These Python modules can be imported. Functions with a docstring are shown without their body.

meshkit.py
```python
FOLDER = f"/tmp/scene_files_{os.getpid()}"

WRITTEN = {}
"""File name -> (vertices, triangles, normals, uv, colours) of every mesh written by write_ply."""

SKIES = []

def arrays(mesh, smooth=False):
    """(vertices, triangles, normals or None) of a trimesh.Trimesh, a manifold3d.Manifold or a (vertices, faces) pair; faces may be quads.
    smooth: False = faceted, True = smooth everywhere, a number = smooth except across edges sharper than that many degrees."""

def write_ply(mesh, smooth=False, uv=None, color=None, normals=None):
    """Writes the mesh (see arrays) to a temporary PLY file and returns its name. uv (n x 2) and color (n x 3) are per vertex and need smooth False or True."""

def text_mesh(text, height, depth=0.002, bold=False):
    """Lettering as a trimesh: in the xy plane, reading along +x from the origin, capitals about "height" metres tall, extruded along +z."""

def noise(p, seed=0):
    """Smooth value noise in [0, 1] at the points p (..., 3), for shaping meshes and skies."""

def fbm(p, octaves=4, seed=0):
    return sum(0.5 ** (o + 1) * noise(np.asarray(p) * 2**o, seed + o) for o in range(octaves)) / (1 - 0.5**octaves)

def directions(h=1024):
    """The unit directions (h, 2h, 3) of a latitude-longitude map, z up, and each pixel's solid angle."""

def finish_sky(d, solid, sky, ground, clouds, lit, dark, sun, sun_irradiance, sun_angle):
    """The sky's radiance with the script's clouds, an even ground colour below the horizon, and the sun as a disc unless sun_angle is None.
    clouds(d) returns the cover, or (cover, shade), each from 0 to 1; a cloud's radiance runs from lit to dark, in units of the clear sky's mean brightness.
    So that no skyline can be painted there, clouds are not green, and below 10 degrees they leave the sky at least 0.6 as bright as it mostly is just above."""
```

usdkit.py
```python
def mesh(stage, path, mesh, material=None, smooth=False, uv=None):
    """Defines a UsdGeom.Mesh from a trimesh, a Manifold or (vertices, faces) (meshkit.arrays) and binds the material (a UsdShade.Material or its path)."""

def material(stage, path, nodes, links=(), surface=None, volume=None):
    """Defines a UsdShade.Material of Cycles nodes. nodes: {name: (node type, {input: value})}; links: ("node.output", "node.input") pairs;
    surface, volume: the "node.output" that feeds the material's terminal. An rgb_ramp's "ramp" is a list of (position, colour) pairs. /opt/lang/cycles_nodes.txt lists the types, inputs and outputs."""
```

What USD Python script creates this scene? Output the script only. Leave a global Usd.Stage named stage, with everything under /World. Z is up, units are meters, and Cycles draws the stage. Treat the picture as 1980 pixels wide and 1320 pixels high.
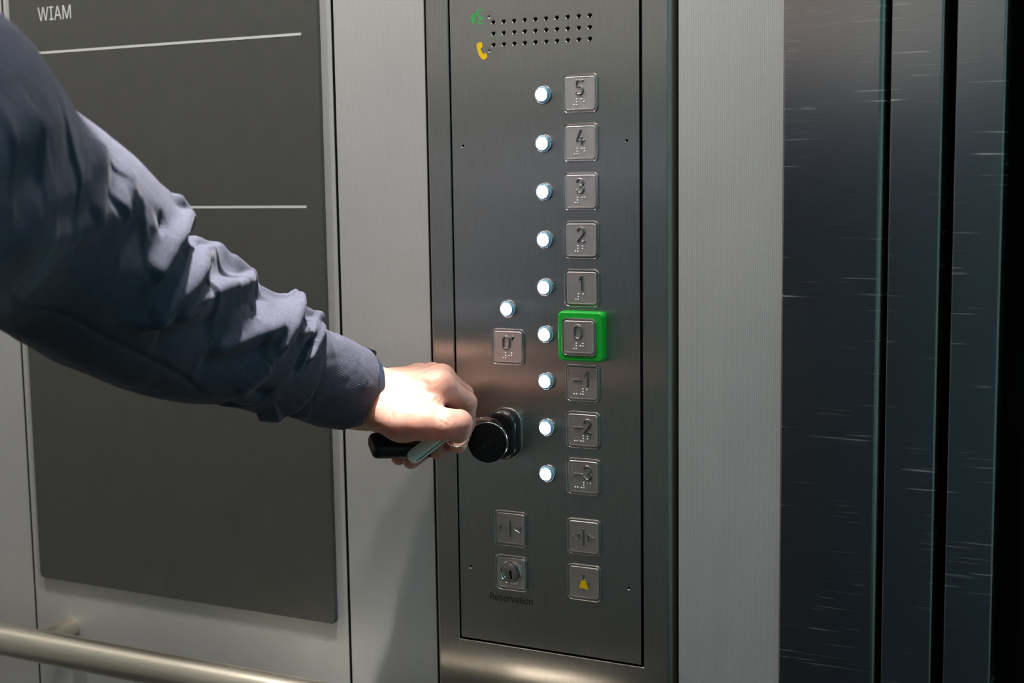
import math
import numpy as np
import trimesh
import manifold3d as m3
import meshkit
import usdkit
from scipy.interpolate import PchipInterpolator
from scipy.sparse import coo_matrix
from shapely.geometry import Polygon, LineString, Point
from shapely.ops import unary_union
from pxr import Usd, UsdGeom, UsdLux, UsdShade, Gf, Sdf, Vt

stage = Usd.Stage.CreateInMemory()
UsdGeom.SetStageUpAxis(stage, UsdGeom.Tokens.z)
UsdGeom.SetStageMetersPerUnit(stage, 1.0)
UsdGeom.Xform.Define(stage, '/World')
UsdGeom.Scope.Define(stage, '/World/Looks')

# ------------------------------------------------------------------ camera
cam = UsdGeom.Camera.Define(stage, '/World/camera')
CAM_R = np.array([0.88876786, 0.45813417, -0.01431022])
CAM_U = np.array([-0.04111518, 0.11077937, 0.9929942])
CAM_F = np.array([-0.45650985, 0.88195296, -0.11729341])
M = Gf.Matrix4d(*CAM_R, 0, *CAM_U, 0, *(-CAM_F), 0, 0.59842, -1.31650, 1.26569, 1)
cam.AddTransformOp().Set(M)
cam.CreateHorizontalApertureAttr(36.0)
cam.CreateVerticalApertureAttr(24.0)
cam.CreateFocalLengthAttr(48.877)
cam.CreateFStopAttr(6.3)
cam.CreateFocusDistanceAttr(1.47)
cam.CreateExposureAttr(0.0)

# ------------------------------------------------------------------ lights
def spot(name, pos, target, radius, intensity, color, angle, soft):
    l = UsdLux.SphereLight.Define(stage, '/World/' + name)
    l.CreateRadiusAttr(radius)
    l.CreateIntensityAttr(intensity)
    l.CreateColorAttr(Gf.Vec3f(*color))
    l.CreateNormalizeAttr(True)
    sh = UsdLux.ShapingAPI.Apply(l.GetPrim())
    sh.CreateShapingConeAngleAttr(angle)
    sh.CreateShapingConeSoftnessAttr(soft)
    d = np.array(target, float) - np.array(pos, float)
    d /= np.linalg.norm(d)
    z = -d
    x = np.cross([0, 1, 0.0], z); x /= np.linalg.norm(x)
    y = np.cross(z, x)
    l.AddTransformOp().Set(Gf.Matrix4d(*x, 0, *y, 0, *z, 0, *pos, 1))
    return l


def disk(name, pos, radius, intensity, color):
    l = UsdLux.DiskLight.Define(stage, '/World/' + name)
    l.CreateRadiusAttr(radius)
    l.CreateIntensityAttr(intensity)
    l.CreateColorAttr(Gf.Vec3f(*color))
    l.CreateNormalizeAttr(True)
    l.AddTranslateOp().Set(Gf.Vec3d(*pos))
    return l


WARM = (1.0, 0.945, 0.88)
COOL = (0.93, 0.98, 1.0)
CEIL = 2.25
X_REAR, X_FRONT, Y_FAR = -1.55, 0.2115, -1.62
KEY_POS = (-0.12, -0.35, CEIL - 0.02)
spot('downlight_beam', KEY_POS, (-0.205, -0.345, 1.1), 0.020, 98.0, (1.0, 0.94, 0.88), 14.0, 0.40)
LAMPS = [(-0.95, -0.36, 3.0, WARM), (-0.20, -0.42, 1.9, WARM), (0.09, -0.46, 2.0, WARM)]
WASH = [(-1.00, -1.38, 5.6), (-0.15, -1.38, 6.2)]
for i, (lx, ly, li, lc) in enumerate(LAMPS):
    disk('downlight_glow_%d' % i, (lx, ly, CEIL - 0.012), 0.045, li, lc)
for i, (lx, ly, li) in enumerate(WASH):
    spot('wall_washer_%d' % i, (lx, ly, CEIL - 0.02), (lx, Y_FAR, 1.25), 0.04, li, WARM, 38.0, 0.6)
l = UsdLux.RectLight.Define(stage, '/World/landing_lamp_glow')
l.CreateWidthAttr(0.30); l.CreateHeightAttr(1.2); l.CreateIntensityAttr(3.2); l.CreateNormalizeAttr(True)
l.CreateColorAttr(Gf.Vec3f(0.42, 0.78, 1.0))
l.AddTranslateOp().Set(Gf.Vec3d(1.90, -0.7, 2.47))


# ------------------------------------------------------------------ prim helpers
USED = set()


def numbered(path):
    if path not in USED:
        USED.add(path)
        return path
    k = 1
    while '%s_%03d' % (path, k) in USED:
        k += 1
    USED.add('%s_%03d' % (path, k))
    return '%s_%03d' % (path, k)


def tag(prim, label=None, cat=None, group=None, kind=None):
    p = prim.GetPrim() if hasattr(prim, 'GetPrim') else prim
    for k, v in (('label', label), ('category', cat), ('group', group), ('kind', kind)):
        if v:
            p.SetCustomDataByKey(k, v)
    return p


def thing(name, label, cat, loc=(0, 0, 0), group=None, kind=None):
    x = UsdGeom.Xform.Define(stage, numbered('/World/' + name))
    x.AddTranslateOp().Set(Gf.Vec3d(*loc))
    tag(x, label, cat, group, kind)
    return x.GetPrim()


def obj(name, mesh, mat, parent=None, smooth=30, label=None, cat=None, kind=None, group=None):
    base = str(parent.GetPath()) if parent else '/World'
    m = usdkit.mesh(stage, numbered(base + '/' + name), mesh, mat, smooth=smooth)
    tag(m, label, cat, group, kind)
    return m.GetPrim()


# ------------------------------------------------------------------ mesh helpers
def cat_(ms):
    return trimesh.util.concatenate([x if isinstance(x, trimesh.Trimesh) else trimesh.Trimesh(*meshkit.arrays(x)[:2], process=False) for x in ms])


def moved(mesh, t):
    m = mesh.copy(); m.apply_translation(t); return m


def box(x0, x1, y0, y1, z0, z1):
    m = trimesh.creation.box((x1 - x0, y1 - y0, z1 - z0))
    m.apply_translation(((x0 + x1) / 2, (y0 + y1) / 2, (z0 + z1) / 2))
    return m


def mbox(x0, x1, y0, y1, z0, z1):
    return m3.Manifold.cube((x1 - x0, y1 - y0, z1 - z0)).translate((x0, y0, z0))


def rr_loop(w, h, r, n=6):
    r = max(min(r, w / 2 - 1e-6, h / 2 - 1e-6), 1e-5)
    pts = []
    for cx, cy, a0 in ((w / 2 - r, h / 2 - r, 0), (-w / 2 + r, h / 2 - r, 90), (-w / 2 + r, -h / 2 + r, 180), (w / 2 - r, -h / 2 + r, 270)):
        for k in range(n + 1):
            a = math.radians(a0 + 90 * k / n)
            pts.append((cx + r * math.cos(a), cy + r * math.sin(a)))
    return np.array(pts)


def loft(loops, cap0=True, cap1=True):
    n = len(loops[0]); v = np.vstack(loops); f = []
    for i in range(len(loops) - 1):
        a, b = i * n, (i + 1) * n
        for k in range(n):
            k2 = (k + 1) % n
            f += [(a + k, a + k2, b + k2), (a + k, b + k2, b + k)]
    v = list(map(tuple, v))
    if cap0:
        v.append(tuple(np.mean(loops[0], 0))); c = len(v) - 1
        f += [(c, (k + 1) % n, k) for k in range(n)]
    if cap1:
        v.append(tuple(np.mean(loops[-1], 0))); c = len(v) - 1; o = (len(loops) - 1) * n
        f += [(c, o + k, o + (k + 1) % n) for k in range(n)]
    return trimesh.Trimesh(np.array(v), np.array(f), process=False)


def wall_loft(w, h, r, prof, cap0=False, cap1=True, n=6):
    """rounded rectangle in the xz plane, built out along -y; prof = (inset, height) pairs"""
    loops = []
    for i, y in prof:
        p = rr_loop(w - 2 * i, h - 2 * i, max(r - i, 0.0002), n)
        loops.append(np.stack([p[:, 0], np.full(len(p), -y), p[:, 1]], 1))
    return loft(loops, cap0, cap1)


def wall_lathe(prof, n=40, cap0=False, cap1=True):
    a = np.arange(n) * 2 * np.pi / n
    return loft([np.stack([r * np.cos(a), np.full(n, -y), r * np.sin(a)], 1) for r, y in prof], cap0, cap1)


def to_wall(m):
    """xy drawing with thickness along z -> xz drawing standing out along -y"""
    m = m.copy(); v = m.vertices
    m.vertices = np.stack([v[:, 0], -v[:, 2], v[:, 1]], 1)
    return m


def extrude_wall(poly, d):
    ps = getattr(poly, 'geoms', [poly])
    return to_wall(cat_([trimesh.creation.extrude_polygon(p, d, engine='earcut') for p in ps]))


def tube(points, radii, n=10, closed=False):
    p = np.asarray(points, float)
    r = np.broadcast_to(np.asarray(radii, float), (len(p),))
    t = np.gradient(p, axis=0) if not closed else np.roll(p, -1, 0) - np.roll(p, 1, 0)
    t /= np.linalg.norm(t, axis=1, keepdims=True) + 1e-12
    loops = []
    a = np.cross(t[0], [0.3, 0.2, 0.9]); a /= np.linalg.norm(a)
    ang = np.arange(n) * 2 * np.pi / n
    for i in range(len(p)):
        a = a - t[i] * (a @ t[i]); a /= np.linalg.norm(a); b = np.cross(t[i], a)
        loops.append(p[i] + r[i] * (np.cos(ang)[:, None] * a + np.sin(ang)[:, None] * b))
    if closed:
        loops.append(loops[0])
    return loft(loops, not closed, not closed)


def stroke(pts, rad, y, closed=False):
    """half-round raised stroke on a wall face at height y, through xz points"""
    p = [np.array((a, -y, b)) for a, b in pts]
    ms = [tube(p + ([p[0]] if closed else []), rad, 8)] if len(p) > 1 else []
    for q in p:
        s = trimesh.creation.icosphere(2, rad); s.apply_translation(q); ms.append(s)
    return cat_(ms)


def arc(cx, cz, rx, rz, a0, a1, n=14):
    return [(cx + rx * math.cos(math.radians(a)), cz + rz * math.sin(math.radians(a))) for a in np.linspace(a0, a1, n)]


def rounded_box(w, d, h, r, seg=3):
    """solid box with rounded edges, centred"""
    s = [m3.Manifold.sphere(r, 8 * seg).translate((sx * (w / 2 - r), sy * (d / 2 - r), sz * (h / 2 - r))) for sx in (-1, 1) for sy in (-1, 1) for sz in (-1, 1)]
    return cat_([m3.Manifold.batch_hull(s)])


def frame_matrix(x, y, z, o):
    T = np.eye(4); T[:3, 0] = x; T[:3, 1] = y; T[:3, 2] = z; T[:3, 3] = o
    return T


def unit(v):
    v = np.asarray(v, float); return v / np.linalg.norm(v)


# --- implicit bodies: smooth unions of tapered bones, meshed by surface nets
def smin(a, b, k):
    h = np.maximum(k - np.abs(a - b), 0) / k
    return np.minimum(a, b) - h * h * k * 0.25


def bone(p, a, b):
    a = np.asarray(a); b = np.asarray(b); d = b[:3] - a[:3]
    t = np.clip(((p - a[:3]) @ d) / max(d @ d, 1e-12), 0, 1)
    return np.linalg.norm(p - a[:3] - t[..., None] * d, axis=-1) - (a[3] + (b[3] - a[3]) * t)


def surface_net(f, lo, hi, h):
    n = np.ceil((np.array(hi) - lo) / h).astype(int) + 1
    g = [lo[k] + h * np.arange(n[k]) for k in range(3)]
    P = np.stack(np.meshgrid(*g, indexing='ij'), -1)
    d = f(P)
    ins = d < 0
    corners = [(i, j, k) for i in (0, 1) for j in (0, 1) for k in (0, 1)]
    sl = lambda c: tuple(slice(c[q], n[q] - 1 + c[q]) for q in range(3))
    cnt = sum(ins[sl(c)].astype(int) for c in corners)
    act = (cnt > 0) & (cnt < 8)
    acc = np.zeros(act.shape + (3,)); num = np.zeros(act.shape)
    for ax in range(3):
        for c in corners:
            if c[ax]:
                continue
            e = list(c); e[ax] = 1; e = tuple(e)
            A, B = d[sl(c)], d[sl(e)]
            x = (A < 0) != (B < 0)
            t = np.where(x, A / np.where(x, A - B, 1), 0)
            PA, PB = P[sl(c)], P[sl(e)]
            acc += np.where(x[..., None], PA + t[..., None] * (PB - PA), 0); num += x
    idx = -np.ones(act.shape, int); idx[act] = np.arange(act.sum())
    V = acc[act] / num[act][:, None]
    F = []
    for ax in range(3):
        o1, o2 = [q for q in range(3) if q != ax]
        s0 = [slice(1, n[q] - 1) for q in range(3)]; s0[ax] = slice(0, n[ax] - 1)
        s1 = list(s0); s1[ax] = slice(1, n[ax])
        A, B = ins[tuple(s0)], ins[tuple(s1)]
        w = np.argwhere(A != B)
        flip = A[tuple(w.T)]
        base = w.copy(); base[:, o1] += 1; base[:, o2] += 1
        def cell(da, db):
            q = base.copy(); q[:, o1] -= da; q[:, o2] -= db
            return idx[tuple(q.T)]
        q0, q1, q2, q3 = cell(1, 1), cell(0, 1), cell(0, 0), cell(1, 0)
        quad = np.stack([q0, q1, q2, q3], 1)
        if ax == 1:
            flip = ~flip
        quad = np.where(flip[:, None], quad, quad[:, ::-1])
        F.append(quad)
    F = np.vstack(F)
    F = np.vstack([F[:, [0, 1, 2]], F[:, [0, 2, 3]]])
    return trimesh.Trimesh(V, F, process=False)


def relax(mesh, n):
    """Taubin smoothing with equal weights"""
    e = mesh.edges_unique; N = len(mesh.vertices)
    A = coo_matrix((np.ones(2 * len(e)), (np.r_[e[:, 0], e[:, 1]], np.r_[e[:, 1], e[:, 0]])), (N, N)).tocsr()
    deg = np.maximum(np.asarray(A.sum(1)), 1)
    v = np.array(mesh.vertices)
    for i in range(2 * n):
        v = v + (0.5 if i % 2 == 0 else -0.52) * (A @ v / deg - v)
    mesh.vertices = v


def bones_sdf(bones):
    def f(p):
        d = None
        for a, b, k in bones:
            q = bone(p, a, b)
            d = q if d is None else smin(d, q, k)
        return d
    return f


# ------------------------------------------------------------------ materials
LOOK = '/World/Looks/'


def plain(name, color, rough=0.5, metal=0.0, spec=0.5, **kw):
    p = {'base_color': color, 'roughness': rough, 'metallic': metal, 'specular_ior_level': spec}
    p.update(kw)
    return usdkit.material(stage, LOOK + name, {'p': ('principled_bsdf', p)}, surface='p.BSDF')


def steel(name, color, rough, aniso, grain_scale, grain=0.12, bump=0.0, scratch=0.0, axis=(1, 0, 0)):
    """brushed stainless steel: fine grain stretched along the brushing, roughness and tone vary a little"""
    nodes = {
        'g': ('geometry', {}),
        'map': ('mapping', {'scale': grain_scale}),
        'n': ('noise_texture', {'scale': 1.0, 'detail': 3.0, 'roughness': 0.6}),
        'r': ('map_range', {'clamp': True, 'from_min': 0.3, 'from_max': 0.7, 'to_min': 1 - grain, 'to_max': 1 + grain}),
        'c': ('vector_math', {'math_type': 'scale', 'vector1': color}),
        't': ('combine_xyz', {'x': axis[0], 'y': axis[1], 'z': axis[2]}),
        'p': ('principled_bsdf', {'metallic': 1.0, 'roughness': rough, 'anisotropic': aniso}),
    }
    links = [('g.position', 'map.vector'), ('map.vector', 'n.vector'), ('n.fac', 'r.value'), ('r.result', 'c.scale')]
    if aniso > 0:
        links.append(('t.vector', 'p.tangent'))
    if bump:
        nodes['b'] = ('bump', {'strength': bump, 'distance': 0.0004})
        links += [('n.fac', 'b.height'), ('b.normal', 'p.normal')]
    if scratch:
        nodes.update({
            'sm': ('mapping', {'scale': (9.0, 9.0, 420.0), 'rotation': (0, 0.035, 0)}),
            'sn': ('noise_texture', {'scale': 1.0, 'detail': 1.5, 'roughness': 0.5}),
            'sr': ('map_range', {'clamp': True, 'from_min': 0.632, 'from_max': 0.72, 'to_min': 0.0, 'to_max': 1.0}),
            'mm': ('mapping', {'scale': (14.0, 14.0, 9.0)}),
            'mn': ('noise_texture', {'scale': 1.0, 'detail': 2.0}),
            'mr': ('map_range', {'clamp': True, 'from_min': 0.47, 'from_max': 0.60, 'to_min': 0.0, 'to_max': 1.0}),
            'mu': ('math', {'math_type': 'multiply'}),
            'ms': ('math', {'math_type': 'multiply', 'value2': scratch}),
            'sb': ('principled_bsdf', {'metallic': 1.0, 'roughness': 0.62, 'base_color': (0.9, 0.9, 0.88)}),
            'mix': ('mix_closure', {}),
        })
        links += [('g.position', 'sm.vector'), ('sm.vector', 'sn.vector'), ('sn.fac', 'sr.value'), ('g.position', 'mm.vector'), ('mm.vector', 'mn.vector'),
                  ('mn.fac', 'mr.value'), ('sr.result', 'mu.value1'), ('mr.result', 'mu.value2'), ('mu.value', 'ms.value1'), ('ms.value', 'mix.fac'), ('p.BSDF', 'mix.closure1'), ('sb.BSDF', 'mix.closure2')]
    links.append(('c.vector', 'p.base_color'))
    return usdkit.material(stage, LOOK + name, nodes, links, surface='mix.closure' if scratch else 'p.BSDF')


def laminate(name, color, pitch, rough=0.38, depth=0.35, color2=None):
    """grey wall laminate with fine upright ribs"""
    c2 = color2 or tuple(x * 0.90 for x in color)
    nodes = {
        'g': ('geometry', {}), 's': ('separate_xyz', {}),
        'f': ('math', {'math_type': 'multiply', 'value2': 2 * math.pi / pitch}),
        'w': ('math', {'math_type': 'sine'}),
        'r': ('map_range', {'clamp': True, 'from_min': -1, 'from_max': 1}),
        'mix': ('mix_color', {'a': c2, 'b': color}),
        'b': ('bump', {'strength': depth, 'distance': 0.0003}),
        'n': ('noise_texture', {'scale': 6.0, 'detail': 4.0}),
        'nr': ('map_range', {'clamp': True, 'from_min': 0.3, 'from_max': 0.7, 'to_min': 0.95, 'to_max': 1.05}),
        'c': ('vector_math', {'math_type': 'scale'}),
        'p': ('principled_bsdf', {'roughness': rough}),
    }
    links = [('g.position', 's.vector'), ('s.x', 'f.value1'), ('f.value', 'w.value1'), ('w.value', 'r.value'), ('r.result', 'mix.fac'), ('r.result', 'b.height'), ('b.normal', 'p.normal'),
             ('g.position', 'n.vector'), ('n.fac', 'nr.value'), ('mix.result', 'c.vector1'), ('nr.result', 'c.scale'), ('c.vector', 'p.base_color')]
    return usdkit.material(stage, LOOK + name, nodes, links, surface='p.BSDF')


def noisy(name, c1, c2, scale, rough=0.6, bump=0.0, bdist=0.001, detail=4.0, **kw):
    p = {'roughness': rough}; p.update(kw)
    nodes = {'g': ('geometry', {}), 'n': ('noise_texture', {'scale': scale, 'detail': detail}), 'r': ('rgb_ramp', {'ramp': [(0.3, c1), (0.7, c2)]}), 'p': ('principled_bsdf', p)}
    links = [('g.position', 'n.vector'), ('n.fac', 'r.fac'), ('r.color', 'p.base_color')]
    if bump:
        nodes['b'] = ('bump', {'strength': bump, 'distance': bdist}); links += [('n.fac', 'b.height'), ('b.normal', 'p.normal')]
    return usdkit.material(stage, LOOK + name, nodes, links, surface='p.BSDF')


M_PLATE = steel('brushed_steel', (0.58, 0.55, 0.525), 0.36, 0.97, (1400, 1400, 30), 0.10)
M_CAP = steel('satin_steel', (0.70, 0.66, 0.635), 0.43, 0.0, (1500, 1500, 60), 0.06)
M_NUM = plain('embossed_steel', (0.34, 0.32, 0.31), 0.16, 1.0)
M_LENSSIDE = usdkit.material(stage, LOOK + 'lens_side', {'e': ('principled_bsdf', {'base_color': (0.10, 0.26, 0.38), 'roughness': 0.2, 'emission_color': (0.35, 0.62, 1.0), 'emission_strength': 0.07})}, surface='e.BSDF')
M_DOT = plain('bright_dot_steel', (0.95, 0.94, 0.92), 0.42, 0.5)
M_BEZEL = plain('polished_steel', (0.62, 0.61, 0.60), 0.16, 1.0)
M_DOOR = steel('scratched_steel', (0.42, 0.42, 0.43), 0.24, 0.5, (30, 30, 1200), 0.10, scratch=0.55)
M_RAIL = steel('rail_steel', (0.86, 0.79, 0.66), 0.30, 0.0, (20, 900, 900), 0.12)
M_LAM = laminate('grey_laminate', (0.468, 0.466, 0.462), 0.0019)
M_DARKLAM = noisy('dark_laminate', (0.05, 0.072, 0.13), (0.06, 0.085, 0.15), 3.0, 0.5)
M_MIDLAM = noisy('mid_grey_laminate', (0.20, 0.20, 0.195), (0.23, 0.23, 0.225), 3.0, 0.5)
M_SIGN = noisy('sign_film', (0.066, 0.067, 0.062), (0.074, 0.074, 0.069), 40.0, 0.42)
M_SIGNEDGE = plain('sign_edge', (0.30, 0.32, 0.34), 0.35)
M_INK = plain('white_ink', (0.62, 0.63, 0.61), 0.5)
M_BLACKINK = plain('black_ink', (0.012, 0.012, 0.012), 0.5)
M_GREENINK = plain('green_ink', (0.02, 0.50, 0.07), 0.45)
M_YELLOW = plain('yellow_ink', (0.92, 0.58, 0.0), 0.45)
M_GREEN = plain('green_plastic', (0.008, 0.43, 0.035), 0.33)
M_DARK = plain('recess_black', (0.004, 0.004, 0.004), 0.8, spec=0.1)
M_BLACK = plain('black_plastic', (0.006, 0.006, 0.0065), 0.28, spec=0.45)
M_MATT = plain('matt_black_plastic', (0.004, 0.004, 0.005), 0.6, spec=0.2)
M_GREYINK = plain('faint_grey_ink', (0.013, 0.013, 0.014), 0.6)
M_CHROME = plain('chrome', (0.78, 0.77, 0.75), 0.10, 1.0)
M_KNIFE = plain('pale_plastic', (0.80, 0.90, 0.88), 0.30)
M_LED = usdkit.material(stage, LOOK + 'led_lens', {'e': ('emission', {'color': (0.74, 0.83, 1.0), 'strength': 26.0})}, surface='e.emission')
M_LAMP = usdkit.material(stage, LOOK + 'lamp_diffuser', {'e': ('emission', {'color': (1.0, 0.94, 0.86), 'strength': 6.0})}, surface='e.emission')
M_LAMP2 = usdkit.material(stage, LOOK + 'landing_diffuser', {'e': ('emission', {'color': (0.75, 1.0, 0.96), 'strength': 4.0})}, surface='e.emission')
M_FLOOR = noisy('floor_rubber', (0.035, 0.036, 0.038), (0.06, 0.06, 0.062), 60.0, 0.6)
M_CEIL = plain('ceiling_white', (0.55, 0.55, 0.54), 0.5)
M_TEAL = noisy('landing_paint', (0.55, 0.80, 0.71), (0.58, 0.83, 0.74), 2.0, 0.7)
M_SHADOWLAM = plain('dark_jamb', (0.06, 0.075, 0.10), 0.4)

M_CLOTH = usdkit.material(stage, LOOK + 'navy_sweat_fabric', {
    'g': ('geometry', {}),
    'n': ('noise_texture', {'scale': 1300.0, 'detail': 2.0, 'roughness': 0.6}),
    'r': ('rgb_ramp', {'ramp': [(0.30, (0.024, 0.030, 0.060)), (0.70, (0.094, 0.094, 0.116))]}),
    'b': ('bump', {'strength': 0.4, 'distance': 0.0009}),
    'p': ('principled_bsdf', {'roughness': 0.9, 'specular_ior_level': 0.15, 'sheen_weight': 0.15, 'sheen_roughness': 0.25, 'sheen_tint': (0.9, 0.9, 1.0)}),
}, [('g.position', 'n.vector'), ('n.fac', 'r.fac'), ('r.color', 'p.base_color'), ('n.fac', 'b.height'), ('b.normal', 'p.normal')], surface='p.BSDF')
M_THREAD = plain('navy_thread', (0.02, 0.025, 0.05), 0.8)
M_STRAP = plain('blue_rubber_strap', (0.008, 0.022, 0.042), 0.55)
M_SCREEN = plain('watch_glass', (0.004, 0.004, 0.006), 0.08)
M_SKIN = usdkit.material(stage, LOOK + 'skin', {
    'g': ('geometry', {}),
    'n': ('noise_texture', {'scale': 55.0, 'detail': 4.0, 'roughness': 0.6}),
    'n2': ('noise_texture', {'scale': 700.0, 'detail': 3.0, 'roughness': 0.65}),
    'r': ('rgb_ramp', {'ramp': [(0.3, (0.43, 0.22, 0.165)), (0.7, (0.54, 0.315, 0.25))]}),
    'b': ('bump', {'strength': 0.22, 'distance': 0.0006}),
    'p': ('principled_bsdf', {'roughness': 0.5, 'specular_ior_level': 0.4, 'subsurface_weight': 0.30, 'subsurface_scale': 0.004, 'subsurface_radius': (1.0, 0.35, 0.2)}),
}, [('g.position', 'n.vector'), ('g.position', 'n2.vector'), ('n.fac', 'r.fac'), ('r.color', 'p.base_color'), ('n2.fac', 'b.height'), ('b.normal', 'p.normal')], surface='p.BSDF')
M_HAIR = plain('dark_hair', (0.03, 0.02, 0.014), 0.6)
M_TROUSERS = plain('dark_trousers', (0.02, 0.02, 0.025), 0.85)
M_SHOE = plain('shoe_black', (0.015, 0.015, 0.015), 0.5)
M_NAIL = plain('nail', (0.72, 0.48, 0.42), 0.3)

# ------------------------------------------------------------------ the lift car and the landing
LAM = 0.003            # the laminate lies 3 mm behind the faces of the steel


def panel_mesh(x0, x1, z0, z1, y, d=0.012, e=0.0006):
    w, h = x1 - x0, z1 - z0
    return moved(wall_loft(w, h, 0.0008, [(0, 0), (0, d - e), (e * 0.3, d - e * 0.3), (e, d)], True, True, 2), ((x0 + x1) / 2, y + d, (z0 + z1) / 2))


wall = thing('wall_back', None, None, kind='structure')
obj('backing', box(X_REAR, 0.46, 0.030, 0.05, 0, CEIL), M_DARK, wall)
JO = 0.0018
for x0, x1, lb in ((X_REAR, -0.8135, 'plain grey ribbed laminate panel at the left edge'), (-0.8135, -0.3055, 'grey ribbed laminate panel that carries the dark sign'),
                   (-0.3055, -0.1845, 'narrow grey ribbed laminate panel left of the control panel'), (0.1035, X_FRONT + 0.0005, 'narrow grey ribbed laminate panel right of the control panel')):
    obj('panel', panel_mesh(x0 + JO, x1 - (JO if x1 < 0 else 0.0), 0.02, CEIL, LAM, 0.02), M_LAM, wall, label=lb)
for jx in (-0.8135, -0.3055):
    obj('joint_strip', box(jx - 0.0022, jx + 0.0022, LAM + 0.0012, 0.03, 0.02, CEIL), M_DARK, wall)
obj('joint_strip', box(-0.188, -0.182, LAM + 0.0012, 0.03, 0.02, CEIL), M_DARK, wall)
obj('floor', box(X_REAR, 0.33, Y_FAR, 0.05, -0.05, 0), M_FLOOR, kind='structure')
obj('ceiling', box(X_REAR, 0.33, Y_FAR, 0.05, CEIL, CEIL + 0.05), M_CEIL, kind='structure')
obj('wall_left', box(X_REAR - 0.05, X_REAR, Y_FAR, 0.05, 0, CEIL), M_LAM, kind='structure')
wf = thing('wall_front', None, None, kind='structure')
obj('lower_panel', box(X_REAR, -0.452, Y_FAR - 0.05, Y_FAR, 0, 1.45), M_MIDLAM, wf)
obj('lower_panel', box(-0.448, X_FRONT, Y_FAR - 0.05, Y_FAR, 0, 1.45), M_DARKLAM, wf)
obj('upper_panel', box(X_REAR, X_FRONT, Y_FAR - 0.05, Y_FAR, 1.453, CEIL), M_CEIL, wf)


def post(name, x0, x1, y0, depth, r0, r1, z1, label=None, mat=None, n=8):
    """upright sheet-steel post with rounded front edges, radii r0 (left) and r1 (right)"""
    pts = []
    for k in range(n + 1):
        a = math.radians(90 * k / n); pts.append((x1 - r1 + r1 * math.sin(a), y0 + r1 - r1 * math.cos(a)))
    pts += [(x1, y0 + depth), (x0, y0 + depth)]
    for k in range(n + 1):
        a = math.radians(90 - 90 * k / n); pts.append((x0 + r0 - r0 * math.sin(a), y0 + r0 - r0 * math.cos(a)))
    pts = np.array(pts)
    return loft([np.column_stack([pts, np.full(len(pts), z)]) for z in (0.0, z1)], True, True)


obj('trim_1', post('a', 0.2128, 0.3085, 0.0, 0.045, 0.0014, 0.0060, CEIL), M_DOOR, kind='structure', label='wide scratched steel door post beside the grey laminate strip', smooth=35)
obj('door_1', post('b', 0.3140, 0.3610, 0.0, 0.045, 0.0012, 0.0026, CEIL), M_DOOR, kind='structure', label='scratched steel edge of the open lift door, next to the wide post', smooth=35)
obj('door_2', post('c', 0.3722, 0.4150, 0.0, 0.045, 0.0012, 0.0024, CEIL), M_DOOR, kind='structure', label='scratched steel edge of the open landing door, nearest the black gap', smooth=35)
obj('trim_2', post('d', 0.4462, 0.62, 0.004, 0.03, 0.002, 0.002, 2.5), M_SHADOWLAM, kind='structure', label='dark landing door frame at the right edge', smooth=35)
obj('trim_3', box(0.2128, 0.445, 0.046, 0.06, 0, CEIL), M_DARK, kind='structure', label='black recess behind the door posts')
obj('trim_4', box(0.2128, 0.415, Y_FAR - 0.05, Y_FAR, 0, CEIL), M_SHADOWLAM, kind='structure', label='door post on the far side of the opening')
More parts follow.
